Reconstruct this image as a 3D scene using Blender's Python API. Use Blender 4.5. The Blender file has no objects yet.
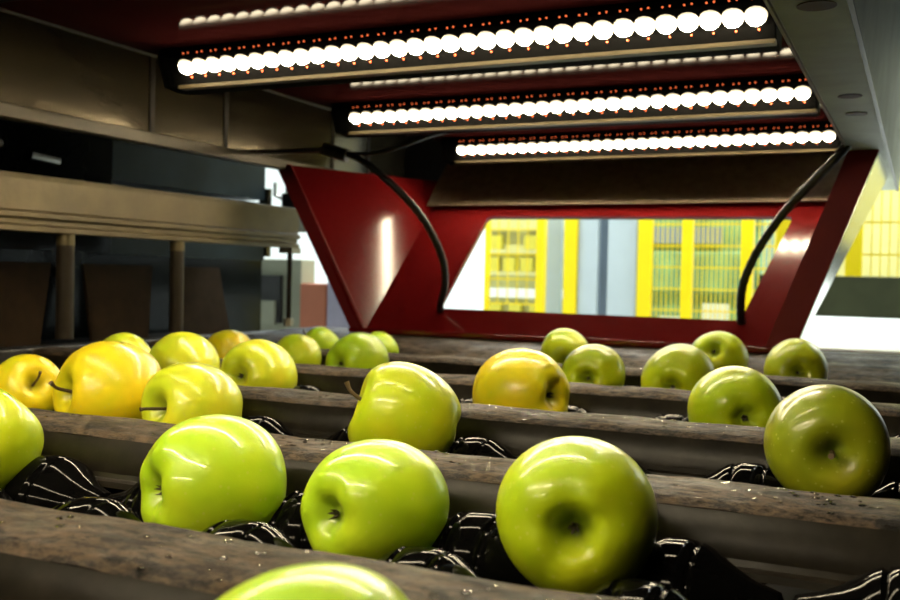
import bpy, bmesh, math, random
from mathutils import Vector, Matrix
random.seed(4)
PI = math.pi
Z0 = 1.10                      # camera height; machine coordinates are measured from the camera
scene = bpy.context.scene
COL = scene.collection

# ------------------------------------------------------------------ materials
def new_mat(name):
    m = bpy.data.materials.new(name); m.use_nodes = True
    nt = m.node_tree
    return m, nt, nt.nodes['Principled BSDF'], nt.nodes['Material Output']

def setp(b, **k):
    names = {'col': 'Base Color', 'rough': 'Roughness', 'metal': 'Metallic', 'coat': 'Coat Weight',
             'coatr': 'Coat Roughness', 'spec': 'Specular IOR Level', 'sss': 'Subsurface Weight',
             'em': 'Emission Color', 'es': 'Emission Strength', 'trans': 'Transmission Weight', 'ior': 'IOR'}
    for a, v in k.items():
        if a in ('col', 'em') and len(v) == 3: v = (*v, 1)
        b.inputs[names[a]].default_value = v

def noise(nt, scale, detail=4, rough=.6, coord='Object', vec_scale=None):
    tc = nt.nodes.new('ShaderNodeTexCoord')
    mp = nt.nodes.new('ShaderNodeMapping')
    if vec_scale: mp.inputs['Scale'].default_value = vec_scale
    n = nt.nodes.new('ShaderNodeTexNoise')
    n.inputs['Scale'].default_value = scale; n.inputs['Detail'].default_value = detail
    n.inputs['Roughness'].default_value = rough
    nt.links.new(tc.outputs[coord], mp.inputs['Vector']); nt.links.new(mp.outputs[0], n.inputs['Vector'])
    return n

def ramp(nt, src, stops):
    r = nt.nodes.new('ShaderNodeValToRGB')
    el = r.color_ramp.elements
    while len(el) < len(stops): el.new(.5)
    for e, (p, c) in zip(el, stops):
        e.position = p; e.color = (*c, 1) if len(c) == 3 else c
    nt.links.new(src, r.inputs['Fac'])
    return r

def bump(nt, b, src, strength, dist=.001):
    n = nt.nodes.new('ShaderNodeBump'); n.inputs['Strength'].default_value = strength
    n.inputs['Distance'].default_value = dist
    nt.links.new(src, n.inputs['Height']); nt.links.new(n.outputs[0], b.inputs['Normal'])
    return n

def simple(name, col, rough=.5, metal=0, var=.12, scale=8, bmp=0, bscale=None, vs=None, **k):
    m, nt, b, o = new_mat(name)
    setp(b, col=col, rough=rough, metal=metal, **k)
    if var:
        n = noise(nt, scale, vec_scale=vs)
        c0 = tuple(max(0, x * (1 - var)) for x in col[:3]); c1 = tuple(min(1, x * (1 + var)) for x in col[:3])
        r = ramp(nt, n.outputs['Fac'], [(.3, c0), (.7, c1)])
        nt.links.new(r.outputs[0], b.inputs['Base Color'])
    if bmp:
        n2 = noise(nt, bscale or 60, vec_scale=vs)
        bump(nt, b, n2.outputs['Fac'], bmp)
    return m

M = {}
# apple skin: colour comes from the object's own colour, wet and glossy, fine lenticels
def apple_mat():
    m, nt, b, o = new_mat('apple_skin')
    oi = nt.nodes.new('ShaderNodeObjectInfo')
    L = nt.links
    n = noise(nt, 22, 3, .5)
    mixg = nt.nodes.new('ShaderNodeMix'); mixg.data_type = 'RGBA'; mixg.blend_type = 'MULTIPLY'
    r = ramp(nt, n.outputs['Fac'], [(.3, (.74, .90, .7)), (.7, (1.14, 1.0, 1.0))])
    mixg.inputs['Factor'].default_value = 1
    L.new(oi.outputs['Color'], mixg.inputs['A']); L.new(r.outputs[0], mixg.inputs['B'])
    # lenticels
    tc = nt.nodes.new('ShaderNodeTexCoord')
    v = nt.nodes.new('ShaderNodeTexVoronoi'); v.inputs['Scale'].default_value = 190
    L.new(tc.outputs['Object'], v.inputs['Vector'])
    r2 = ramp(nt, v.outputs['Distance'], [(.10, (1, 1, 1)), (.2, (0, 0, 0))])
    mr = nt.nodes.new('ShaderNodeMath'); mr.operation = 'MULTIPLY'; mr.inputs[1].default_value = .3
    L.new(r2.outputs[0], mr.inputs[0])
    mix2 = nt.nodes.new('ShaderNodeMix'); mix2.data_type = 'RGBA'
    L.new(mr.outputs[0], mix2.inputs['Factor']); L.new(mixg.outputs['Result'], mix2.inputs['A'])
    mix2.inputs['B'].default_value = (.62, .62, .18, 1)
    # darker green-brown tone inside the two hollows (mesh attribute "hollow")
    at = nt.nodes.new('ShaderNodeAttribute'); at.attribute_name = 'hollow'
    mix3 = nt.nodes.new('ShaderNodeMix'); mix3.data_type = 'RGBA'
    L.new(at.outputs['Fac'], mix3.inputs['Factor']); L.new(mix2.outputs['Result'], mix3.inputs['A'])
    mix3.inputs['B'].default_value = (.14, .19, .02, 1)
    # brown specks
    n3 = noise(nt, 34, 2, .4)
    r3 = ramp(nt, n3.outputs['Fac'], [(.77, (0, 0, 0)), (.80, (.7, .7, .7))])
    mix4 = nt.nodes.new('ShaderNodeMix'); mix4.data_type = 'RGBA'
    L.new(r3.outputs[0], mix4.inputs['Factor']); L.new(mix3.outputs['Result'], mix4.inputs['A'])
    mix4.inputs['B'].default_value = (.16, .09, .02, 1)
    L.new(mix4.outputs['Result'], b.inputs['Base Color'])
    setp(b, rough=.34, coat=.42, coatr=.06, spec=.4, sss=.15)
    b.inputs['Subsurface Radius'].default_value = (.6, .7, .1)
    b.inputs['Subsurface Scale'].default_value = .008
    n4 = noise(nt, 75, 3, .6)
    bump(nt, b, n4.outputs['Fac'], .22, .0012)
    return m
M['apple'] = apple_mat()
M['stem'] = simple('apple_stem', (.09, .055, .02), .7, var=.3, scale=60)
M['calyx'] = simple('apple_calyx', (.06, .05, .02), .8, var=.3, scale=60)

def bar_mat():
    m, nt, b, o = new_mat('wet_belt_bar')
    L = nt.links
    n = noise(nt, 48, 8, .72, vec_scale=(.6, 1.2, 1))
    r = ramp(nt, n.outputs['Fac'], [(.40, (.006, .0045, .003)), (.455, (.040, .028, .017)), (.66, (.078, .056, .036))])
    nf = noise(nt, 170, 6, .8, vec_scale=(.5, 1.2, 1))
    rf = ramp(nt, nf.outputs['Fac'], [(.42, (.10, .09, .08)), (.49, (.95, .95, .95)), (.60, (1.7, 1.6, 1.5))])
    mx = nt.nodes.new('ShaderNodeMix'); mx.data_type = 'RGBA'; mx.blend_type = 'MULTIPLY'; mx.inputs['Factor'].default_value = 1
    L.new(r.outputs[0], mx.inputs['A']); L.new(rf.outputs[0], mx.inputs['B'])
    L.new(mx.outputs['Result'], b.inputs['Base Color'])
    n2 = noise(nt, 30, 5, .7, vec_scale=(.6, 1.2, 1))
    rr = ramp(nt, n2.outputs['Fac'], [(.35, (.35, .35, .35)), (.6, (.75, .75, .75))])
    L.new(rr.outputs[0], b.inputs['Roughness'])
    v = noise(nt, 110, 8, .8, vec_scale=(.7, 1.1, 1))
    bump(nt, b, v.outputs['Fac'], .9, .003)
    setp(b, spec=.2)
    return m
M['bar'] = bar_mat()
M['bar_front'] = simple('belt_bar_front', (.012, .010, .007), .3, var=.5, scale=40, bmp=.3, bscale=50, spec=.14)
M['drop'] = simple('water_drop', (.5, .5, .5), .02, var=0, trans=1, ior=1.33)
M['roller'] = simple('black_roller_rubber', (.002, .002, .002), .07, var=.3, scale=40, bmp=.16, bscale=24, spec=.06)
M['black'] = simple('black_plastic', (.012, .011, .010), .45, var=.3, scale=30)
M['dark_tray'] = simple('dark_tray_metal', (.006, .005, .004), .6, spec=.1, var=.3, scale=10)
M['hose'] = simple('black_hose', (.006, .006, .006), .4, var=.2, scale=80)
M['red'] = simple('red_paint', (.125, .0055, .006), .15, var=.12, scale=6, bmp=.06, bscale=14, spec=.4)
M['red_matt'] = simple('red_paint_matt', (.16, .007, .009), .55, var=.12, scale=6, spec=.2)
M['dark_red'] = simple('dark_red_gloss_panel', (.030, .006, .006), .07, var=.3, scale=5, spec=.35)
def mirror_paint(name, col, gl, rough):
    m, nt, b, o = new_mat(name); nt.nodes.remove(b)
    d = nt.nodes.new('ShaderNodeBsdfDiffuse'); d.inputs['Color'].default_value = (*col, 1)
    g = nt.nodes.new('ShaderNodeBsdfGlossy'); g.inputs['Color'].default_value = (gl, gl, gl, 1); g.inputs['Roughness'].default_value = rough
    a = nt.nodes.new('ShaderNodeAddShader'); nt.links.new(d.outputs[0], a.inputs[0]); nt.links.new(g.outputs[0], a.inputs[1])
    nt.links.new(a.outputs[0], o.inputs['Surface']); return m
M['roof'] = mirror_paint('dull_red_polished_panel', (.016, .003, .003), .008, .04)
M['housing'] = simple('matt_black_housing', (.002, .002, .002), .7, var=.2, spec=.03)
M['flange'] = simple('brown_galvanised_flange', (.055, .042, .020), .45, .3, var=.2, scale=20, bmp=.2, bscale=200)
M['steel_brown'] = simple('brushed_steel_warm', (.075, .060, .034), .17, .65, var=.2, scale=5, bmp=.15, bscale=130, vs=(1, .2, 1))
M['beam'] = simple('beam_galvanised_warm', (.115, .085, .034), .45, .3, var=.2, scale=20, bmp=.2, bscale=200)
M['steel_green'] = simple('greenish_sheet_steel', (.25, .27, .19), .6, .0, var=.18, scale=14, bmp=.1, bscale=90)
M['steel'] = simple('stainless_sheet', (.62, .62, .58), .16, 1, var=.06, scale=6)
M['board'] = simple('brown_rubber_board', (.28, .21, .15), .6, var=.25, scale=60, bmp=.3, bscale=300)
M['kraft'] = simple('brown_curtain_flap', (.034, .021, .011), .8, var=.2, scale=30, spec=.05)
M['post'] = simple('brown_roller_post', (.03, .022, .014), .5, 0, spec=.2, var=.3, scale=25)
M['dark_blue'] = simple('dark_blue_steel', (.010, .016, .018), .35, var=.5, scale=6, spec=.08)
M['darkwall'] = simple('dark_glossy_panel', (.004, .005, .005), .12, .0, var=.3, scale=5, spec=.12)
M['grey_green'] = simple('grey_green_cabinet_paint', (.30, .31, .22), .5, var=.1, scale=8)
M['orange'] = simple('orange_brown_crate', (.50, .16, .08), .55, var=.1, scale=10)
M['lilac'] = simple('lilac_sheet', (.42, .39, .50), .5, var=.15, scale=12)
M['white_wall'] = simple('white_painted_wall', (.80, .84, .84), .6, var=.03, scale=2)
M['floor'] = simple('pale_concrete_floor', (.55, .56, .54), .45, var=.08, scale=2)
M['yellow'] = simple('yellow_fence_paint', (.80, .62, .0), .4, var=.04, scale=6)
M['pale_yellow'] = simple('pale_yellow_panel', (.62, .60, .25), .5, var=.10, scale=9)
M['pale_carton'] = simple('pale_yellow_carton', (.62, .56, .06), .5, var=.1, scale=9)
M['mesh_green'] = simple('green_machine_paint', (.15, .31, .15), .5, var=.4, scale=7)
M['grey_blue'] = simple('grey_blue_column_paint', (.42, .50, .53), .5, var=.04, scale=4)
M['grey_dark'] = simple('blue_grey_gap_paint', (.17, .22, .27), .5, var=.05, scale=4)
M['olive'] = simple('dark_olive_machine', (.035, .038, .018), .6, spec=.1, var=.2, scale=8)
M['white_sheet'] = simple('white_machine_cover', (.82, .86, .82), .4, var=.04, scale=5)
M['bolt'] = simple('bolt_steel', (.25, .22, .16), .35, .8, var=.1, scale=50)
M['dark_hole'] = simple('hole_shadow', (.05, .012, .01), .7, var=0)  # flat dark discs paint the shade inside the beam holes

def led_mat(sy):
    m, nt, b, o = new_mat('lit_led_lens'); setp(b, col=(1, .95, .85), em=(1, .84, .56), es=85.0, rough=.1); 
    tc = nt.nodes.new('ShaderNodeTexCoord'); dp = nt.nodes.new('ShaderNodeVectorMath'); dp.operation = 'DOT_PRODUCT'
    dp.inputs[1].default_value = (0, -.53 * sy, -.848); nt.links.new(tc.outputs['Normal'], dp.inputs[0])
    mr = nt.nodes.new('ShaderNodeMapRange'); mr.interpolation_type = 'SMOOTHSTEP'
    mr.inputs['From Min'].default_value = .10; mr.inputs['From Max'].default_value = .85
    nt.links.new(dp.outputs['Value'], mr.inputs['Value'])
    pw = nt.nodes.new('ShaderNodeMath'); pw.operation = 'POWER'; pw.inputs[1].default_value = 3; nt.links.new(mr.outputs[0], pw.inputs[0])
    ma = nt.nodes.new('ShaderNodeMath'); ma.operation = 'MULTIPLY_ADD'; ma.inputs[1].default_value = 138; ma.inputs[2].default_value = 1.2
    nt.links.new(pw.outputs[0], ma.inputs[0]); nt.links.new(ma.outputs[0], b.inputs['Emission Strength'])
    return m
M['led'] = led_mat(1); M['led_forward'] = led_mat(-1)
m, nt, b, o = new_mat('clear_lens'); setp(b, col=(.85, .82, .75), rough=.05, trans=.75, ior=1.49, spec=.8); M['lens'] = m
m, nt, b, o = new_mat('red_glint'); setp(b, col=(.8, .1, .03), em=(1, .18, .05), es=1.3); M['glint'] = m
m, nt, b, o = new_mat('hall_lamp_diffuser'); setp(b, col=(1, 1, 1), em=(.95, 1, 1), es=9); M['hall_lamp'] = m

# ------------------------------------------------------------------ object helpers
def W(p): return Vector((p[0], p[1], p[2] + Z0))
ORG = {}
def thing(name, label, cat, loc, group=None, kind=None):
    o = bpy.data.objects.new(name, None); COL.objects.link(o)
    o.location = W(loc); o.empty_display_size = .05
    ORG[o.name] = W(loc)
    o['label'] = label; o['category'] = cat
    if group: o['group'] = group
    if kind: o['kind'] = kind
    return o
def tag(o, label, cat, group=None, kind=None):
    o['label'] = label; o['category'] = cat
    if group: o['group'] = group
    if kind: o['kind'] = kind
    return o
def obj(name, bm, mat, parent=None, smooth=True, loc=None, bevel=0, label=None, angle=35):
    """bm is in machine coordinates; origin goes to the parent's origin or to loc"""
    org = ORG[parent.name] if parent else (W(loc) if loc else None)
    if org is None:
        c = Vector()
        for v in bm.verts: c += v.co
        c /= max(1, len(bm.verts)); zmin = min(v.co.z for v in bm.verts)
        org = W((c.x, c.y, zmin))
    for v in bm.verts: v.co = v.co + Vector((0, 0, Z0)) - org
    bmesh.ops.recalc_face_normals(bm, faces=bm.faces)
    me = bpy.data.meshes.new(name); bm.to_mesh(me); bm.free()
    mats = mat if isinstance(mat, (list, tuple)) else [mat]
    for mm in mats: me.materials.append(mm)
    o = bpy.data.objects.new(name, me); COL.objects.link(o)
    if smooth:
        me.polygons.foreach_set('use_smooth', [True] * len(me.polygons))
        me.set_sharp_from_angle(angle=math.radians(angle))
    if parent: o.parent = parent
    else: o.location = org
    ORG[o.name] = org
    if bevel:
        md = o.modifiers.new('bevel', 'BEVEL'); md.width = bevel; md.segments = 2; md.limit_method = 'ANGLE'
    if label: o['label'] = label
    return o

def bx(bm, x0, x1, y0, y1, z0, z1):
    vs = [bm.verts.new((x, y, z)) for x in (x0, x1) for y in (y0, y1) for z in (z0, z1)]
    for f in [(0, 1, 3, 2), (4, 6, 7, 5), (0, 4, 5, 1), (2, 3, 7, 6), (0, 2, 6, 4), (1, 5, 7, 3)]:
        bm.faces.new([vs[i] for i in f])
    return bm
def box(*a): return bx(bmesh.new(), *a)

def slab(bm, pts, n):
    """polygon pts thickened by vector n"""
    n = Vector(n)
    a = [bm.verts.new(Vector(p)) for p in pts]; b_ = [bm.verts.new(Vector(p) + n) for p in pts]
    bm.faces.new(a); bm.faces.new(b_[::-1])
    k = len(pts)
    for i in range(k): bm.faces.new([a[i], a[(i + 1) % k], b_[(i + 1) % k], b_[i]])
    return bm
def plate(pts, n): return slab(bmesh.new(), pts, n)

def tube(bm, pts, rad, seg=12, caps=True):
    pts = [Vector(p) for p in pts]
    if not isinstance(rad, (list, tuple)): rad = [rad] * len(pts)
    rings = []
    up = Vector((0, 0, 1))
    for i, p in enumerate(pts):
        t = (pts[min(i + 1, len(pts) - 1)] - pts[max(i - 1, 0)]).normalized()
        if i == 0:
            if abs(t.dot(up)) > .9: up = Vector((1, 0, 0))
            s = t.cross(up).normalized()
        else:
            s = (s - t * s.dot(t)).normalized()
        u = t.cross(s)
        rings.append([bm.verts.new(p + (s * math.cos(2 * PI * k / seg) + u * math.sin(2 * PI * k / seg)) * rad[i]) for k in range(seg)])
    for a, b_ in zip(rings, rings[1:]):
        for k in range(seg): bm.faces.new([a[k], a[(k + 1) % seg], b_[(k + 1) % seg], b_[k]])
    if caps: bm.faces.new(rings[0][::-1]); bm.faces.new(rings[-1])
    return bm

def smooth_path(pts, n=8):
    pts = [Vector(p) for p in pts]; out = []
    P = [pts[0] * 2 - pts[1]] + pts + [pts[-1] * 2 - pts[-2]]
    for i in range(1, len(P) - 2):
        for k in range(n):
            t = k / n; a, b_, c, d = P[i - 1], P[i], P[i + 1], P[i + 2]
            out.append(.5 * ((2 * b_) + (c - a) * t + (2 * a - 5 * b_ + 4 * c - d) * t * t + (3 * b_ - a - 3 * c + d) * t ** 3))
    out.append(pts[-1]); return out

def extrude_x(prof, x0, x1, nx=1):
    """closed YZ profile extruded along X"""
    bm = bmesh.new(); rows = []
    for i in range(nx + 1):
        x = x0 + (x1 - x0) * i / nx
        rows.append([bm.verts.new((x, y, z)) for y, z in prof])
    k = len(prof)
    for a, b_ in zip(rows, rows[1:]):
        for i in range(k): bm.faces.new([a[i], a[(i + 1) % k], b_[(i + 1) % k], b_[i]])
    bm.faces.new(rows[0][::-1]); bm.faces.new(rows[-1])
    return bm
def extrude_y(prof, y0, y1):
    bm = bmesh.new()
    a = [bm.verts.new((x, y0, z)) for x, z in prof]; b_ = [bm.verts.new((x, y1, z)) for x, z in prof]
    k = len(prof)
    for i in range(k): bm.faces.new([a[i], a[(i + 1) % k], b_[(i + 1) % k], b_[i]])
    bm.faces.new(a[::-1]); bm.faces.new(b_)
    return bm
def lathe_x(bm, prof, cx, cy, cz, seg=40):
    """profile (x offset, r) revolved about an axis parallel to X"""
    rings = []
    for x, r in prof:
        rings.append([bm.verts.new((cx + x, cy + r * math.cos(2 * PI * k / seg), cz + r * math.sin(2 * PI * k / seg))) for k in range(seg)])
    for a, b_ in zip(rings, rings[1:]):
        for k in range(seg): bm.faces.new([a[k], a[(k + 1) % seg], b_[(k + 1) % seg], b_[k]])
    bm.faces.new(rings[0][::-1]); bm.faces.new(rings[-1])
    return bm

# ------------------------------------------------------------------ conveyor
BAR0, PITCH = .322, .2205
H = -.105
BX0, BX1 = -1.045, .42
bar_names = {-1: 'wet brown conveyor bar lowest in view, closest to the camera',
             0: 'nearest wet brown conveyor bar, crossing the lower left corner',
             1: 'wet brown conveyor bar directly behind the three big front apples',
             2: 'wet brown conveyor bar just behind the apple with the long stem, third from the front',
             3: 'fourth wet brown conveyor bar from the front, ahead of the half-hidden green apples',
             4: 'farthest thin wet conveyor bar, just before the flat end plate'}
PROF = [(0, -.002), (-.0012, -.0004), (-.003, 0), (-.016, .0004), (-.034, -.0004), (-.043, -.0022), (-.0475, -.0058)]
FACE = [(-.0475, -.0058), (-.0505, -.0105), (-.0535, -.017), (-.0555, -.023), (-.056, -.026)]
def make_bar(n):
    Yb = BAR0 + n * PITCH
    t = thing('conveyor_bar', bar_names[n], 'conveyor bar', ((BX0 + BX1) / 2, Yb, H - .035), 'crosswise bars of the conveyor')
    top = PROF + [(-.042, -.012), (-.003, -.008)]
    bm = extrude_x([(Yb + y, H + z) for y, z in top], BX0, BX1, 160)
    rr = random.Random(n + 7)
    for v in bm.verts:   # slightly worn, uneven surface
        v.co.z += .0005 * math.sin(v.co.x * 61 + n) + .0003 * rr.uniform(-1, 1)
    obj('bar_top', bm, M['bar'], t)
    obj('front_face', extrude_x([(Yb + y, H + z) for y, z in FACE + [(-.051, -.027), (-.042, -.0125)]], BX0, BX1, 1), M['bar_front'], t, label='smooth dark wet front face')
    fr = [(y + Yb, z + H) for y, z in [(-.0545, -.024), (-.0575, -.029), (-.0625, -.030), (-.0635, -.0335), (-.050, -.035), (-.046, -.024)]]
    obj('front_lip', extrude_x(fr, BX0, BX1, 1), M['bar_front'], t, label='dark folded lip along the lower front edge')
    # water drops on the bar: nobody could count them
    bm = bmesh.new()
    cnt = {0: 150, 1: 330, 2: 330, 3: 160, 4: 60}.get(n, 0)
    for k in range(cnt):
        x = rr.uniform(-.75, .3) if rr.random() < .35 else rr.uniform(-.35, .3)
        y = rr.uniform(-.046, -.004)
        z = 0
        for (ya, za), (yb, zb) in zip(PROF, PROF[1:]):
            if yb <= y <= ya: z = za + (zb - za) * (y - ya) / (yb - ya) if yb != ya else za
        r = rr.uniform(.0005, .0015)
        mtx = Matrix.Translation((x, Yb + y, H + z + r * .05)) @ Matrix.Diagonal((1.4 * r, r, .55 * r, 1))
        bmesh.ops.create_icosphere(bm, subdivisions=1, radius=1, matrix=mtx)
    if cnt:
        w = obj('water_drops', bm, M['drop'], t, label='clear water drops'); w['kind'] = 'stuff'
    return t
for n in range(-1, 5): make_bar(n)

# roller shafts: two per pocket, each carrying flared rubber rollers between the lanes
RP = [(-.0485, .009), (-.047, .013), (-.036, .0165), (-.027, .0210), (-.020, .0258), (-.015, .0290), (-.0118, .0302), (-.0106, .0292), (-.0094, .0292), (-.0084, .0308), (-.004, .0316)]
RP = RP + [(-x, r) for x, r in RP[::-1]]
shaft_words = {-1: 'first visible pocket below the nearest bar', 0: 'pocket of the three big front apples', 1: 'second pocket, by the apple with the long stem',
               2: 'third pocket, by the yellow apple at centre', 3: 'fourth pocket back', 4: 'last pocket before the end plate'}
for n in range(-1, 5):
    Yb = BAR0 + n * PITCH
    for side, yy in (('front', .077), ('rear', .1425)):
        if n == -1 and side == 'front': continue
        cy = Yb + yy; cz = -.1530 + (.002 if side == 'rear' else -.001)
        t = thing('roller_shaft', 'black %s shaft of flared rubber rollers, %s' % (side, shaft_words[n]), 'roller shaft', (-.3, cy, cz), 'roller shafts under the apples')
        bm = lathe_x(bmesh.new(), [(-.744, .006), (.72, .006)], -.3, cy, cz, 16)
        obj('axle', bm, M['bolt'], t)
        proto = None
        for k in range(-4, 11):
            cx = -.1 * k
            if proto is None:
                proto = obj('roller', lathe_x(bmesh.new(), RP, cx, cy, cz, 56), M['roller'], t, angle=50); px = cx
            else:
                r = proto.copy(); COL.objects.link(r); r.parent = t; r.location = Vector((cx - px, 0, 0)); r.rotation_euler.x = 0

# side rails, tray and end plate of the conveyor
t = thing('side_rail', 'dark left side rail of the conveyor below the brown flaps', 'rail', (-1.07, .6, -1.10))
obj('rail_body', box(-1.085, -1.05, -.4, 1.62, -.26, -.104), M['black'], t, bevel=.003)
for y in (-.3, .65, 1.55): obj('leg', box(-1.09, -1.05, y - .02, y + .02, -1.10, -.26), M['black'], t)
t = thing('side_rail', 'dark right side rail of the conveyor, outside the picture', 'rail', (.447, .6, -1.10))
obj('rail_body', box(.425, .46, -.4, 1.45, -.26, -.115), M['black'], t, bevel=.003)
for y in (-.3, .65, 1.40): obj('leg', box(.425, .465, y - .02, y + .02, -1.10, -.26), M['black'], t)
t = thing('dark_gap_tray', 'added black tray keeping the gaps below the rollers dark', 'tray', (-.3, .6, -1.10))
obj('tray', box(-1.048, .423, -.38, 1.61, -.262, -.245), M['dark_tray'], t)  # added dark sheet so the gaps between the bars stay black
for x in (-1.0, .38):
    for y in (-.2, 1.3): obj('leg', box(x - .015, x + .015, y - .015, y + .015, -1.10, -.262), M['black'], t)
prof = [(1.352, -.150), (1.352, -.124), (1.362, -.118), (1.425, -.1065), (1.440, -.1050), (1.498, -.0995), (1.62, -.0995), (1.62, -.15)]
o = obj('end_plate', extrude_x(prof, BX0, .42, 30), M['bar']); tag(o, 'sloping flat grey-brown plate between the farthest bar and the red frame', 'plate')
# splash: thin pool and wet film on the end plate
# ------------------------------------------------------------------ apples
APROF = [(0, .60), (.035, .60), (.08, .63), (.14, .70), (.22, .80), (.33, .885), (.47, .925), (.62, .88), (.77, .76), (.89, .57), (.97, .33), (1.0, .08),
         (.985, -.17), (.925, -.42), (.83, -.63), (.70, -.80), (.56, -.905), (.43, -.94), (.31, -.925), (.21, -.87), (.13, -.81), (.06, -.79), (0, -.785)]
def prof_curve(P, n=3):
    V = smooth_path([(a, 0, b_) for a, b_ in P], n)
    return [(max(0, v.x), v.z) for v in V]
AC = prof_curve(APROF, 3)
def make_apple(x, y, z, r, end, axis, col, label, stem=True, deep=1.35, elong=1.0, lobes=.019):
    rr = random.Random(label)
    t = thing('apple', label, 'apple', (x, y, z - r * .95), 'yellow-green apples on the conveyor')
    c = Vector((x, y, z)); a = Vector(axis).normalized()
    zax = a if end == 's' else -a
    ref = Vector((0, 0, 1)) if abs(zax.z) < .9 else Vector((1, 0, 0))
    xa = ref.cross(zax).normalized(); ya = zax.cross(xa)
    spin = rr.uniform(0, 2 * PI)
    R = Matrix((xa, ya, zax)).transposed() @ Matrix.Rotation(spin, 3, 'Z')
    bm = bmesh.new(); lay = bm.verts.layers.float.new('hollow')
    seg = 56; rings = []
    lobes_ = lobes
    ph = [rr.uniform(0, 2 * PI) for _ in range(4)]
    skew = rr.uniform(-.05, .05)
    def P(rad, zz, th):
        low = max(0, min(1, (-zz - .3) / .6)); hi = max(0, min(1, (zz - .4) / .5))
        if zz < 0 and rad < .43: zz = -.94 + (zz + .94) * deep
        f = 1 + .018 * math.sin(2 * th + ph[0]) + .012 * math.sin(3 * th + ph[1]) + lobes * .6 * low * math.cos(5 * th + ph[2])
        zz2 = zz - lobes * 1.3 * low * math.cos(5 * th + ph[2]) * min(1, rad * 2.2) * (1 - .5 * rad) + .02 * hi * math.sin(2 * th + ph[3])
        zz2 += skew * rad * math.cos(th + ph[0])
        return Vector((rad * f * math.cos(th), rad * f * math.sin(th), zz2 * elong * .97))
    for i, (rad, zz) in enumerate(AC):
        if i == 0 or i == len(AC) - 1:
            v = bm.verts.new(c + R @ (P(0, zz, 0) * r)); v[lay] = 1; rings.append([v]); continue
        ring = []
        for k in range(seg):
            v = bm.verts.new(c + R @ (P(rad, zz, 2 * PI * k / seg) * r))
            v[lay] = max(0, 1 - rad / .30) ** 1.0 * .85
            ring.append(v)
        rings.append(ring)
    for ra, rb in zip(rings, rings[1:]):
        if len(ra) == 1:
            for k in range(seg): bm.faces.new([ra[0], rb[k], rb[(k + 1) % seg]])
        elif len(rb) == 1:
            for k in range(seg): bm.faces.new([ra[k], rb[0], ra[(k + 1) % seg]])
        else:
            for k in range(seg): bm.faces.new([ra[k], rb[k], rb[(k + 1) % seg], ra[(k + 1) % seg]])
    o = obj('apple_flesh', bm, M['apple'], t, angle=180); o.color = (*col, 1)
    if end == 's' or stem:
        L = 1.22 if end == 's' else .98
        dx, dy = rr.uniform(-.12, .12), rr.uniform(-.12, .12)
        pts = smooth_path([Vector((0, 0, .57)), Vector((dx * .2, dy * .2, .75)), Vector((dx, dy, L * .88)), Vector((dx * 2.2, dy * 2.2, L))], 4)
        bm = tube(bmesh.new(), [c + R @ (p * r) for p in pts], [r * (.035 + .02 * max(0, i / len(pts) - .75) * 4) for i in range(len(pts))], 8)
        obj('stem', bm, M['stem'], t)
    dz = -.94 + .155 * deep + .785
    bm = bmesh.new()
    for k in range(5):
        th = 2 * PI * k / 5 + ph[1]
        u = Vector((math.cos(th), math.sin(th), 0)); w = Vector((-math.sin(th), math.cos(th), 0))
        pts = [u * .01 - w * .035 + Vector((0, 0, -.775)), u * .01 + w * .035 + Vector((0, 0, -.775)), u * .085 + w * .03 + Vector((0, 0, -.84)), u * .10 + Vector((0, 0, -.93)), u * .085 - w * .03 + Vector((0, 0, -.84))]
        slab(bm, [c + R @ ((Vector((p.x * .75, p.y * .75, p.z + dz))) * r * .97) for p in pts], R @ (Vector((0, 0, -.02)) * r))
    obj('calyx', bm, M['calyx'], t, smooth=False)
    return t

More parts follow.
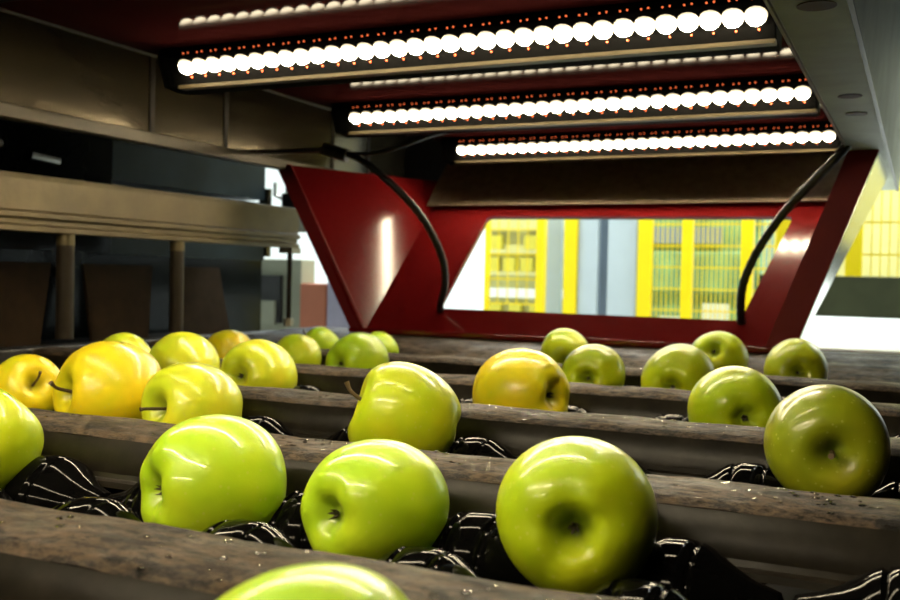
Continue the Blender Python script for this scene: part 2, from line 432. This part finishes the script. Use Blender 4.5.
CG = {'g': (.48, .67, .018), 'g2': (.47, .58, .010), 'g3': (.58, .67, .014), 'y': (.86, .70, .014), 'yg': (.74, .78, .03), 'd': (.30, .33, .012), 'd2': (.50, .54, .015)}  # d and d2 are darkened for the weaker lamp light at the right
APPLES = [
(-0.142,0.220,-0.112,0.0350,'c',(-0.88,-0.42,-0.25),'g','green apple at the bottom edge, only its top showing in front of the nearest bar'),
(-0.537,0.440,-0.112,0.0370,'c',(-0.24,-0.72,-0.65),'g2','green apple cut by the left edge of the picture beside the empty front pocket'),
(-0.350,0.440,-0.118,0.0384,'c',(-0.44,-0.89,0.04),'g','big bright green apple, leftmost of the three large front ones, blossom end at its left'),
(-0.248,0.440,-0.1175,0.0352,'c',(-0.26,-0.96,0.04),'g','big green apple in the middle of the three large front ones'),
(-0.141,0.440,-0.109,0.0370,'c',(0.26,-0.96,0.03),'g2','largest front green apple, its deep blossom hollow facing the camera'),
(-0.742,0.660,-0.112,0.0322,'s',(0.87,-0.38,0.31),'y','yellow apple at the far left edge above the second bar'),
(-0.640,0.660,-0.107,0.0438,'s',(-0.36,-0.93,0.05),'y','large golden yellow apple at left with a dark stem pointing left'),
(-0.549,0.661,-0.115,0.0394,'s',(-0.27,-0.95,0.10),'yg','yellow-green apple right of the golden one, stem hollow at its left'),
(-0.348,0.660,-0.107,0.0414,'s',(-0.80,-0.50,0.36),'g3','green apple with a brown stem sticking out to its left, behind the middle front apple'),
(-0.051,0.660,-0.099,0.0374,'s',(0.22,-0.97,-0.01),'d','dull dark green apple near the right edge, stem facing the camera'),  # ordinary green apple, the dim light is put into its colour
(-0.747,0.881,-0.107,0.0387,'c',(0.11,-0.93,-0.35),'yg','pale green apple behind the golden one, between it and the apple with a dark spot'),
(-0.644,0.881,-0.112,0.0404,'c',(0.04,-0.99,0.13),'yg','pale yellow-green apple with a dark spot beside its blossom hollow'),
(-0.340,0.881,-0.110,0.0441,'c',(0.93,-0.33,0.10),'y','yellow apple at the centre of the picture, hollow turned to the right'),
(-0.142,0.881,-0.111,0.0401,'c',(0.38,-0.93,0.00),'g2','wide green apple touching the dull dark one on its left'),
(-0.835,0.881,-0.108,0.0335,'c',(0.26,-0.90,-0.36),'yg','small yellow-green apple peeking out behind the large golden one'),
(-0.853,1.102,-0.110,0.0322,'s',(-0.39,-0.92,0.03),'y','small yellow apple behind the apple with the dark spot'),
(-0.744,1.102,-0.112,0.0317,'c',(0.10,-0.76,-0.64),'g3','small green apple just right of the apple with the dark spot'),
(-0.651,1.102,-0.112,0.0385,'c',(-0.22,-0.96,0.02),'g','green apple behind the brown-stemmed one, blossom hollow low at left'),
(-0.338,1.102,-0.109,0.0367,'c',(0.09,-0.99,-0.02),'g3','green apple touching the right side of the central yellow apple'),
(-0.240,1.102,-0.108,0.0403,'c',(0.03,-0.99,-0.14),'g3','yellow-green apple left of the wide green one'),
(-0.849,1.322,-0.112,0.0300,'s',(-0.60,-0.56,0.57),'g','far small green apple by the thin rod at the back left'),
(-0.741,1.322,-0.112,0.0266,'c',(0.82,-0.17,-0.55),'g','far small green apple half hidden by the one with a low left hollow'),
(-0.446,1.322,-0.103,0.0348,'c',(0.30,-0.91,-0.29),'g3','far green apple in front of the red sill behind the central yellow one'),
(-0.237,1.322,-0.099,0.0372,'c',(-0.03,-0.91,0.42),'g3','far yellow-green apple showing its blossom hollow in front of the red sill'),
(-0.141,1.322,-0.106,0.0385,'c',(0.19,-0.97,-0.05),'d2','farthest right green apple below the foot of the red frame'),
]
for i, (x, y, z, r, e, ax, col, lab) in enumerate(APPLES):
    make_apple(x, y, z, r, e, ax, CG[col], lab, stem=(e == 's'), elong=1.0 if i not in (12, 6) else 1.02, deep=2.3 if i in (4, 18) else 1.35)

# ------------------------------------------------------------------ inspection tunnel (sheet metal housing)
t = thing('inspection_tunnel', 'sheet steel tunnel of the sorting machine with dark red glossy roof', 'machine housing', (-.6, .9, -1.10))
LX = -1.05
obj('left_panel', box(LX - .012, LX, -.4, 1.98, .1915, .325), M['steel_brown'], t, label='brownish steel side panel with seams')
obj('lower_flange', box(LX - .012, LX + .010, -.4, 1.99, .188, .2065), M['flange'], t, bevel=.002, label='lighter folded flange below the side panel')
obj('upper_trim', tube(bmesh.new(), [(LX + .003, -.4, .322), (LX + .003, 1.98, .322)], .003, 8), M['flange'], t)
for y in (1.155, 1.33, 1.66, 1.80):
    obj('joint_strip', box(LX, LX + .002, y, y + .009, .206, .320), M['post'], t)
obj('roof_panel', box(LX - .012, -.12, -.4, 2.02, .327, .335), M['roof'], t)
obj('reflector_panel', box(-.875, -.127, -.4, 1.895, .2708, .2740), M['roof'], t, label='glossy dark panel mirroring the LED rows')
obj('right_light_block', box(.50, .51, -.4, 2.2, -.26, .47), M['housing'], t)  # unseen panel added to keep hall light off the belt
obj('upper_light_block', box(-.02, .50, -.4, 2.2, .46, .47), M['housing'], t)  # unseen lid added against light spilling in at the right
obj('entry_light_block', box(-1.06, .51, -.43, -.41, -.26, .50), M['black'], t)  # added behind the camera to shut out hall light
obj('roof_strut', box(-1.048, -.60, .80, .83, .300, .310), M['flange'], t)
obj('right_beam', box(-.098, -.050, -.4, 2.13, .190, .3265), M['steel_green'], t, bevel=.001, label='grey-green steel beam with round holes')
obj('right_edge_strip', box(-.1005, -.0982, -.4, 1.93, .188, .196), M['beam'], t)
obj('outer_seam', box(-.0500, -.0465, -.4, 2.13, .1875, .192), M['black'], t)
obj('right_outer_face', plate([(-.0465, -.4, .190), (-.0465, 2.13, .190), (-.020, 2.13, .46), (-.020, -.4, .46)], (-.002, 0, .001)), M['steel_green'], t)
for (x, y, r_) in ((-.0700, .718, .013), (-.0705, 1.07, .0115), (-.0705, 1.180, .0115)):
    obj('hole', plate([(x + r_ * math.cos(2 * PI * k / 24), y + r_ * math.sin(2 * PI * k / 24), .1899) for k in range(24)], (0, 0, -.0006)), M['dark_hole'], t, smooth=False, label='round dark hole')
# dark brown board closing the far end under the lights
obj('end_board', plate([(-.90, 1.775, .142), (-.085, 1.775, .142), (-.115, 1.90, .262), (-.115, 1.90, .327), (-.90, 1.90, .327), (-.90, 1.90, .262)], (0, .01, 0)), M['board'], t, smooth=False)
obj('upper_side_cover', box(-1.064, -1.056, -.4, 1.95, .326, .50), M['board'], t)
obj('end_plate_lower', box(-1.05, -.93, 1.97, 1.98, .19, .327), M['black'], t)

# ------------------------------------------------------------------ LED fixtures
LXL, LXR, LN = -.806, -.145, 33
def lens_bm(cx, cy, cz, r, tilt):
    bm = bmesh.new()
    bmesh.ops.create_uvsphere(bm, u_segments=14, v_segments=8, radius=r)
    bmesh.ops.delete(bm, geom=[v for v in bm.verts if v.co.z > r * .35], context='VERTS')
    bmesh.ops.holes_fill(bm, edges=[e for e in bm.edges if e.is_boundary])
    bmesh.ops.rotate(bm, verts=bm.verts, cent=(0, 0, 0), matrix=Matrix.Rotation(tilt, 3, 'X'))
    bmesh.ops.translate(bm, verts=bm.verts, vec=(cx, cy, cz))
    return bm
fix_words = ['LED light bar overhead behind the camera, out of the picture', 'LED light bar overhead, just above the camera out of the picture', 'LED light bar overhead between the camera and the longest lit one',
             'nearest visible LED light bar, the longest and brightest row at the top', 'middle one of the three LED light bars', 'farthest and lowest LED light bar, above the brown board']
TILT = math.radians(-32)
for fi, Yf in enumerate([-.24, .157, .553, .95, 1.346, 1.743]):
    sg = -1 if fi < 2 else 1          # the first two face forward, over the camera, onto the apples' near sides
    t = thing('led_light_bar', fix_words[fi], 'light', (-.47, Yf, .222), 'LED light bars under the tunnel roof')
    prof = [(Yf - .012, .268), (Yf - .004, .226), (Yf + .006, .222), (Yf + .040, .222), (Yf + .046, .228), (Yf + .046, .270), (Yf - .006, .2735)]
    prof = [(Yf + .0, .2700), (Yf - .002, .2600), (Yf + .012, .226), (Yf + .045, .222), (Yf + .050, .228), (Yf + .050, .2700)]
    prof = [(Yf + (y - Yf) * sg, z) for y, z in prof]
    obj('housing', extrude_x(prof, -.838, -.128, 1), M['housing'], t, bevel=.0015)
    obj('rail', box(-.822, -.128, Yf + .003 * sg, Yf + .016 * sg, .2215, .2255), M['flange'], t, label='thin brass-coloured rail')
    obj('end_cap', extrude_x(prof, -.852, -.838, 1), M['housing'], t, bevel=.002)
    p1 = None
    for k in range(LN):
        cx = LXL + (LXR - LXL) * k / (LN - 1)
        if p1 is None:
            x0 = cx
            p1 = obj('led_lens', lens_bm(cx, Yf, .2480, .0104, TILT * sg), M['led'] if sg > 0 else M['led_forward'], t)
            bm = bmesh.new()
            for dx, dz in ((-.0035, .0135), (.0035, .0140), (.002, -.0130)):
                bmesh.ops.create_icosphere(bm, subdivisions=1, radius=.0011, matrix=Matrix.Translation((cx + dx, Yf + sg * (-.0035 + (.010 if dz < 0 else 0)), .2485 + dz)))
            g1 = obj('red_reflection', bm, M['glint'], p1)  # glowing dots stand in for small red reflections around each lens
            g1.parent = p1
            g1.location = (0, 0, 0)
        else:
            a = p1.copy(); COL.objects.link(a); a.parent = t; a.location = Vector((cx - x0, 0, 0))
            g = g1.copy(); COL.objects.link(g); g.parent = a

# ------------------------------------------------------------------ red hood at the tunnel exit
t = thing('red_hood', 'red painted steel hood with a wide window at the end of the tunnel', 'machine hood', (-.55, 1.55, -.10))
K = 1.25
def BPt(x, z): return (x, 1.5 + K * (z + .09), z)
ZB, ZT = -.096, .197
outer = [(-.868, ZB), (-.165, ZB), (-.060, ZT), (-.890, ZT)]
inner = [(-.752, -.053), (-.246, -.055), (-.198, .115), (-.756, .119)]
# window with rounded corners
def rounded(poly, rad, n=5):
    out = []
    k = len(poly)
    for i in range(k):
        a, b_, c = Vector(poly[i - 1]), Vector(poly[i]), Vector(poly[(i + 1) % k])
        p, q = b_ + (a - b_).normalized() * rad, b_ + (c - b_).normalized() * rad
        for j in range(n + 1):
            s = j / n; out.append((p * (1 - s) ** 2 + b_ * 2 * s * (1 - s) + q * s * s)[:])
    return out
inn = rounded(inner, .010)
bm = bmesh.new()
th = Vector((0, .006, -.005))
fo = [bm.verts.new(BPt(*p)) for p in outer]; fi_ = [bm.verts.new(BPt(*p)) for p in inn]
ro = [bm.verts.new(Vector(BPt(*p)) + th) for p in outer]; ri = [bm.verts.new(Vector(BPt(*p)) + th) for p in inn]
n_ = 6
def ringfaces(O, I, flip):
    for i in range(4):
        # corner fan
        for j in range(n_ - 1):
            f = [O[i], I[i * n_ + j + 1], I[i * n_ + j]]
            bm.faces.new(f[::-1] if flip else f)
        f = [O[i], O[(i + 1) % 4], I[((i + 1) % 4) * n_], I[i * n_ + n_ - 1]]
        bm.faces.new(f[::-1] if flip else f)
ringfaces(fo, fi_, False); ringfaces(ro, ri, True)
for A, B_ in ((fo, ro), (fi_, ri)):
    for i in range(len(A)): bm.faces.new([A[i], A[(i + 1) % len(A)], B_[(i + 1) % len(A)], B_[i]])
obj('window_plate', bm, M['red'], t, smooth=False, label='leaning red plate with the window cut out')
# left side plate: slanted, triangular
zt = .197
obj('left_side_plate', plate([(-.885, 1.5, ZB), (-.866, 1.494, ZB), (-.887, 1.864, zt), (-1.045, 1.5, zt)], (-.003, 0, -.001)), M['red'], t, smooth=False)
obj('left_front_flange', plate([(-.898, 1.497, ZB), (-.868, 1.497, ZB), (-1.032, 1.497, zt), (-1.064, 1.497, zt)], (0, .004, 0)), M['red_matt'], t, smooth=False)
# right side: box leg with flange, inner red, bare steel outside
obj('right_front_flange', plate([(-.205, 1.497, ZB), (-.163, 1.497, ZB), (-.058, 1.497, .192), (-.098, 1.497, .192)], (0, .004, 0)), M['red_matt'], t, smooth=False)
obj('right_side_plate', plate([(-.168, 1.502, ZB), (-.165, 1.52, ZB), (-.061, 1.86, .192), (-.061, 1.502, .192)], (-.003, 0, .001)), M['red'], t, smooth=False)
obj('right_outer_cover', plate([(-.1625, 1.499, ZB), (-.1625, 1.515, ZB), (-.0575, 1.87, .191), (-.0575, 1.499, .191)], (-.003, 0, .001)), M['steel'], t, smooth=False, label='bare stainless outer side reflecting yellow')
obj('sill', box(-.90, -.160, 1.490, 1.512, -.0985, -.090), M['red'], t, bevel=.002)

# hoses
p = smooth_path([(-.905, 1.425, .207), (-.861, 1.425, .199), (-.822, 1.43, .177), (-.776, 1.44, .138), (-.744, 1.47, .091), (-.726, 1.5, .033), (-.727, 1.515, -.013), (-.742, 1.53, -.046), (-.752, 1.555, -.062)], 8)
th_ = thing('hose', 'black ribbed hose hanging left of the window', 'hose', (-.76, 1.5, -.06))
bm = bmesh.new()
tube(bm, p, [.0062 if i % 2 else .0056 for i in range(len(p))], 12)
obj('hose_tube', bm, M['hose'], th_)
obj('cable_clamp', tube(bmesh.new(), [(-.915, 1.425, .212), (-.868, 1.425, .198)], .011, 12), M['black'], th_)
obj('clamp_bracket', box(-1.05, -.90, 1.42, 1.432, .207, .214), M['black'], th_)
p = smooth_path([(-.095, 1.45, .200), (-.1, 1.45, .187), (-.138, 1.46, .146), (-.178, 1.475, .104), (-.216, 1.495, .05), (-.238, 1.51, -.001), (-.243, 1.53, -.048), (-.243, 1.56, -.064)], 8)
th_ = thing('hose', 'black ribbed hose hanging at the right of the window', 'hose', (-.24, 1.5, -.06))
bm = bmesh.new(); tube(bm, p, [.0066 if i % 2 else .0060 for i in range(len(p))], 12)
obj('hose_tube', bm, M['hose'], th_)
p = smooth_path([(-.90, 1.43, .205), (-.83, 1.44, .203), (-.79, 1.46, .215), (-.74, 1.50, .240), (-.70, 1.56, .262), (-.66, 1.62, .325)], 8)
o = obj('cable', tube(bmesh.new(), p, .0032, 8), M['hose']); tag(o, 'thin black cable looping from the clamp up towards the roof', 'cable')

# ------------------------------------------------------------------ left side: beam, posts, flaps, dark machinery
prof = [(-1.10, .128), (-1.112, .128), (-1.112, .050), (-1.098, .050), (-1.098, .058), (-1.103, .060), (-1.103, .067), (-1.096, .069), (-1.096, .076), (-1.101, .079), (-1.101, .121)]
o = obj('guard_beam', extrude_y([(x, z) for x, z in prof], .2, 1.63), M['beam'], bevel=.001, smooth=False)
tag(o, 'long yellowish grooved metal beam running along the left side', 'beam')
for (y, r_, rt, lab) in ((1.056, .0125, .015, 'thick brown round post under the beam, nearest the left edge'), (1.293, .0115, .014, 'thick brown round post under the beam, second from left')):
    t = thing('post', lab, 'post', (-1.112, y, -.10), 'round posts under the beam')
    obj('shaft', tube(bmesh.new(), [(-1.112, y, -.100), (-1.112, y, .034)], r_, 20), M['post'], t)
    obj('collar', tube(bmesh.new(), [(-1.112, y, .034), (-1.112, y, .050)], rt * .85, 20), M['beam'], t)
t = thing('rod', 'thin dark rod with a bolt foot at the far end of the beam', 'rod', (-1.10, 1.60, -.10))
obj('shaft', tube(bmesh.new(), [(-1.10, 1.60, -.098), (-1.10, 1.60, .05)], .005, 12), M['post'], t)
obj('foot', tube(bmesh.new(), [(-1.10, 1.60, -.10), (-1.10, 1.60, -.085)], .010, 6), M['bolt'], t, smooth=False)
obj('cap', box(-1.115, -1.085, 1.585, 1.615, .040, .050), M['bolt'], t)

flaps = [(.98, 1.205, 1.17, 'brown hanging flap at the far left edge'), (1.275, 1.445, 1.42, 'brown hanging flap between the two round posts'),
         (1.50, 1.64, 1.66, 'brown hanging flap right of the second round post')]
for y0, y1, y2, lab in flaps:
    o = obj('rubber_flap', plate([(-1.30, y0, .010), (-1.30, y1, .010), (-1.285, y2, -.125), (-1.285, y0 + .01, -.140)], (-.006, 0, 0)), M['kraft'], smooth=False)
    tag(o, lab, 'flap', 'brown flaps behind the beam')
t = thing('side_machine', 'dark machinery behind the beam with bluish steel panel', 'machine', (-1.5, 1.3, -1.10))
obj('body', box(-1.75, -1.42, -.5, 1.95, -.60, .031), M['darkwall'], t)
obj('end_light_block', box(-1.36, -1.066, -.43, -.41, -.12, .50), M['darkwall'], t)  # unseen closure added against hall light from behind the camera
obj('top_light_block', box(-1.75, -1.066, -.5, 1.93, .50, .51), M['darkwall'], t)  # unseen lid added to cut hall light on the left machinery
obj('body_top', box(-1.75, -1.36, -.5, 1.40, .031, .50), M['darkwall'], t)
obj('steel_panel', box(-1.62, -1.40, 1.42, 1.93, .030, .165), M['dark_blue'], t, label='bluish steel panel')
obj('top_panel', box(-1.62, -1.40, 1.405, 1.93, .172, .50), M['dark_blue'], t)
obj('shelf', box(-1.42, -1.092, -.4, 1.72, -.150, -.128), M['dark_tray'], t, label='dark glossy shelf')
for x in (-1.72, -1.45):
    for y in (.34, 1.9): obj('leg', box(x - .02, x + .02, y - .02, y + .02, -1.10, -.60), M['black'], t)
for (y, z) in ((1.12, .205), (1.24, .190), (1.33, .135)):
    obj('pipe_fitting', tube(bmesh.new(), [(-1.358, y - .03, z), (-1.358, y + .03, z - .004)], .008, 10), M['steel'], t)
t = thing('hook_bracket', 'small steel hook bracket in front of the pale gap above the beam', 'bracket', (-1.35, 1.96, .16))
obj('plate', box(-1.42, -1.395, 1.935, 1.95, .04, .20), M['steel_brown'], t)
obj('hook', tube(bmesh.new(), [(-1.385, 1.95, .215), (-1.385, 1.95, .185), (-1.375, 1.96, .178), (-1.365, 1.97, .185), (-1.365, 1.97, .21)], .005, 8), M['steel'], t)
obj('block', box(-1.37, -1.33, 1.955, 2.0, .10, .19), M['black'], t)

# cabinet, crate and sheet seen through the gap below the beam
t = thing('cabinet', 'grey-green metal cabinet with dark opening below the beam', 'cabinet', (-1.86, 2.7, -1.10))
obj('body', box(-1.96, -1.757, 2.62, 2.70, -1.10, .047), M['grey_green'], t, bevel=.004)
obj('opening', box(-1.965, -1.825, 2.605, 2.63, -.155, -.005), M['black'], t, label='dark recessed opening')
obj('lower_panel', box(-1.98, -1.84, 2.595, 2.62, -.16, -.085), M['grey_green'], t)
o = obj('storage_crate', box(-1.748, -1.650, 2.60, 2.70, -1.10, -.027), M['orange'], bevel=.006); tag(o, 'orange-brown crate standing behind the thin rod', 'crate')
o = obj('panel_sheet', box(-1.648, -1.50, 2.60, 2.64, -1.10, .05), M['lilac'], bevel=.003); tag(o, 'pale lilac sheet standing right of the orange-brown crate', 'panel')

# ------------------------------------------------------------------ hall behind: column, yellow fences
FY = 4.5
t = thing('support_column', 'wide blue-grey column with a darker vertical groove seen through the window', 'column', (-1.32, FY + .1, -1.10))
obj('shaft', box(-1.468, -1.374, FY, FY + .25, -1.10, 2.6), M['grey_blue'], t, bevel=.004)
obj('shaft', box(-1.325, -1.185, FY, FY + .25, -1.10, 2.6), M['grey_blue'], t, bevel=.004)
obj('web', box(-1.374, -1.325, FY + .05, FY + .2, -1.10, 2.6), M['grey_dark'], t, label='darker blue-grey recessed groove')

def fence(xs_posts, x0, x1, z0, z1, y, label, pitch_=.021, hgap=.097, pname='post', dz=0):
    t = thing('safety_fence', label, 'fence', ((x0 + x1) / 2, y, -1.10))
    for (a, b_) in xs_posts: obj('post', box(a, b_, y - .02, y + .03, -1.10, z1), M['yellow'], t, bevel=.003)
    for (p0, p1) in zip(xs_posts, xs_posts[1:]):
        bm = bmesh.new(); a, b_ = p0[1], p1[0]
        n = max(2, round((b_ - a) / pitch_))
        for i in range(1, n):
            x = a + (b_ - a) * i / n; bx(bm, x - .0022, x + .0022, y, y + .005, z0, z1 - .03)
        zz = z0 + dz
        while zz < z1 - .02:
            bx(bm, a, b_, y + .004, y + .010, zz - .0035, zz + .0035); zz += hgap
        obj('mesh_panel', bm, M['yellow'], t, smooth=False)
    return t
fence([(-1.178, -1.114), (-.980, -.930), (-.722, -.668), (-.45, -.40)], -1.178, -.40, -.9, 1.0, FY, 'yellow wire mesh safety fence right of the column')
fence([(-1.531, -1.471)], -1.53, -1.47, -.9, 1.0, FY, 'broad yellow fence post left of the column')
fence([(-1.94, -1.925), (-1.672, -1.632)], -1.94, -1.63, -.12, .9, FY, 'narrow yellow fence frame at the left of the window view', .05, .12)
# machines behind the fence
t = thing('packing_machine', 'pale green packing machine behind the yellow mesh fence', 'machine', (-.95, FY + .9, -1.10))
obj('body', box(-1.45, -.72, FY + .6, FY + 1.2, -1.10, .34), M['mesh_green'], t, bevel=.01)
obj('cover', box(-1.45, -.75, FY + .56, FY + .6, -.05, .16), M['mesh_green'], t, bevel=.01)
obj('window_slot', box(-1.40, -.9, FY + .55, FY + .57, .20, .28), M['grey_dark'], t)
obj('box_part', box(-.98, -.86, FY + .50, FY + .56, -.20, -.10), M['white_sheet'], t)
obj('box_part', box(-1.20, -1.10, FY + .50, FY + .56, -.24, -.17), M['white_sheet'], t)
t = thing('shelving_rack', 'pale yellow rack with boxes seen at the left of the window', 'rack', (-1.95, FY + .6, -1.10))
obj('back_panel', box(-2.17, -1.70, FY + .55, FY + .6, -1.10, .55), M['pale_yellow'], t)
for z in (-.23, -.10, .02, .14, .26):
    obj('shelf', box(-2.16, -1.70, FY + .51, FY + .55, z, z + (.05 if z == -.10 else .02)), M['white_sheet'] if z == -.10 else M['pale_yellow'], t)
for z, xs in ((-.21, (-2.10, -1.98, -1.86)), (.04, (-2.12, -2.02, -1.92)), (.16, (-2.1, -1.9))):
    for x in xs:
        o = obj('carton', box(x - .04, x + .03, FY + .512, FY + .548, z, z + .075), M['pale_carton'], bevel=.003)
        tag(o, 'small yellow carton on the pale rack shelf', 'carton', 'yellow cartons on the pale rack')
o = obj('door_panel', box(-1.736, -1.655, FY + .3, FY + .33, -1.10, .5), M['grey_blue'], bevel=.003); tag(o, 'pale blue-grey narrow panel between the yellow frame and the broad yellow post', 'panel')

# right side, beyond the tunnel
t = thing('outfeed_machine', 'low machine with dark olive top band and white side at the right edge', 'machine', (.1, 2.7, -1.10))
obj('table_top', box(-.33, .9, 1.70, 3.5, -.115, -.100), M['white_sheet'], t, bevel=.002, label='white flat table surface')
obj('back_band', box(-.50, .9, 3.5, 3.56, -.115, .034), M['olive'], t, bevel=.003, label='dark olive upright band')
for x in (-.28, .85):
    for y in (1.8, 3.4): obj('leg', box(x - .02, x + .02, y - .02, y + .02, -1.10, -.115), M['white_sheet'], t)
t = fence([(-.51, -.43), (-.262, -.203), (.10, .16)], -.51, .16, .0, 1.2, FY - .5, 'yellow fence at the right beyond the red frame', .03, .12)
o = obj('yellow_cabinet', box(-.42, .9, FY + .5, FY + .8, -1.10, 1.1), M['pale_yellow'], bevel=.004); tag(o, 'pale yellow cabinet behind the fence at the right edge', 'cabinet')

# ------------------------------------------------------------------ hall shell
def struct(name, bm, m): o = obj(name, bm, m, smooth=False); o['kind'] = 'structure'; return o
struct('floor', box(-6, 6, -3.5, 8, -1.16, -1.101), M['floor'])
struct('ceiling', box(-6, 6, -3.5, 8, 2.9, 3.0), M['white_wall'])
struct('wall_back', box(-6, 6, 7.9, 8, -1.10, 2.9), M['white_wall'])
struct('wall_left', box(-6, -5.9, -3.5, 7.9, -1.10, 2.9), M['white_wall'])
struct('wall_right', box(5.9, 6, -3.5, 7.9, -1.10, 2.9), M['white_wall'])
struct('wall_front', box(-5.9, 5.9, -3.5, -3.4, -1.10, 2.9), M['white_wall'])
for i, (x, y) in enumerate(((-2.6, 3.6), (-.6, 3.6), (1.4, 3.6), (-3.2, 6.2), (-.8, 6.2), (1.6, 6.2))):
    t = thing('ceiling_light', 'white fluorescent hall ceiling light, out of the picture', 'light', (x, y, 2.84), 'hall ceiling lights')
    obj('case', box(x - .65, x + .65, y - .14, y + .14, 2.86, 2.9), M['white_sheet'], t)
    obj('diffuser', box(x - .6, x + .6, y - .1, y + .1, 2.84, 2.86), M['hall_lamp'], t)
    ld = bpy.data.lights.new('hall_lamp', 'AREA'); ld.shape = 'RECTANGLE'; ld.size = 1.2; ld.size_y = .2; ld.energy = 110; ld.color = (.95, 1, 1)
    lo = bpy.data.objects.new('hall_lamp', ld); COL.objects.link(lo); lo.location = (x, y, 2.83 + Z0)

# ------------------------------------------------------------------ world, camera, view
w = bpy.data.worlds.new('world'); scene.world = w; w.use_nodes = True
w.node_tree.nodes['Background'].inputs[0].default_value = (.6, .7, .75, 1); w.node_tree.nodes['Background'].inputs[1].default_value = .02

f, yaw, pitch, roll = 995.95, .4420, -.0224, .0224
cy, sy = math.cos(yaw), math.sin(yaw)
F = Vector((-sy * math.cos(pitch), cy * math.cos(pitch), math.sin(pitch)))
R = Vector((cy, sy, 0)); U = R.cross(F)
R2 = R * math.cos(roll) + U * math.sin(roll); U2 = U * math.cos(roll) - R * math.sin(roll)
cd = bpy.data.cameras.new('camera'); cam = bpy.data.objects.new('camera', cd); COL.objects.link(cam)
cam.matrix_world = Matrix.Translation((0, 0, Z0)) @ Matrix((R2, U2, -F)).transposed().to_4x4()
cd.sensor_fit = 'HORIZONTAL'; cd.sensor_width = 36; cd.lens = f / 900 * 36; cd.clip_start = .02
cd.dof.use_dof = True; cd.dof.focus_distance = .62; cd.dof.aperture_fstop = 14
scene.camera = cam
vs = scene.view_settings
vs.view_transform = 'Standard'; vs.look = 'None'; vs.exposure = 0; vs.gamma = 1; vs.use_curve_mapping = False
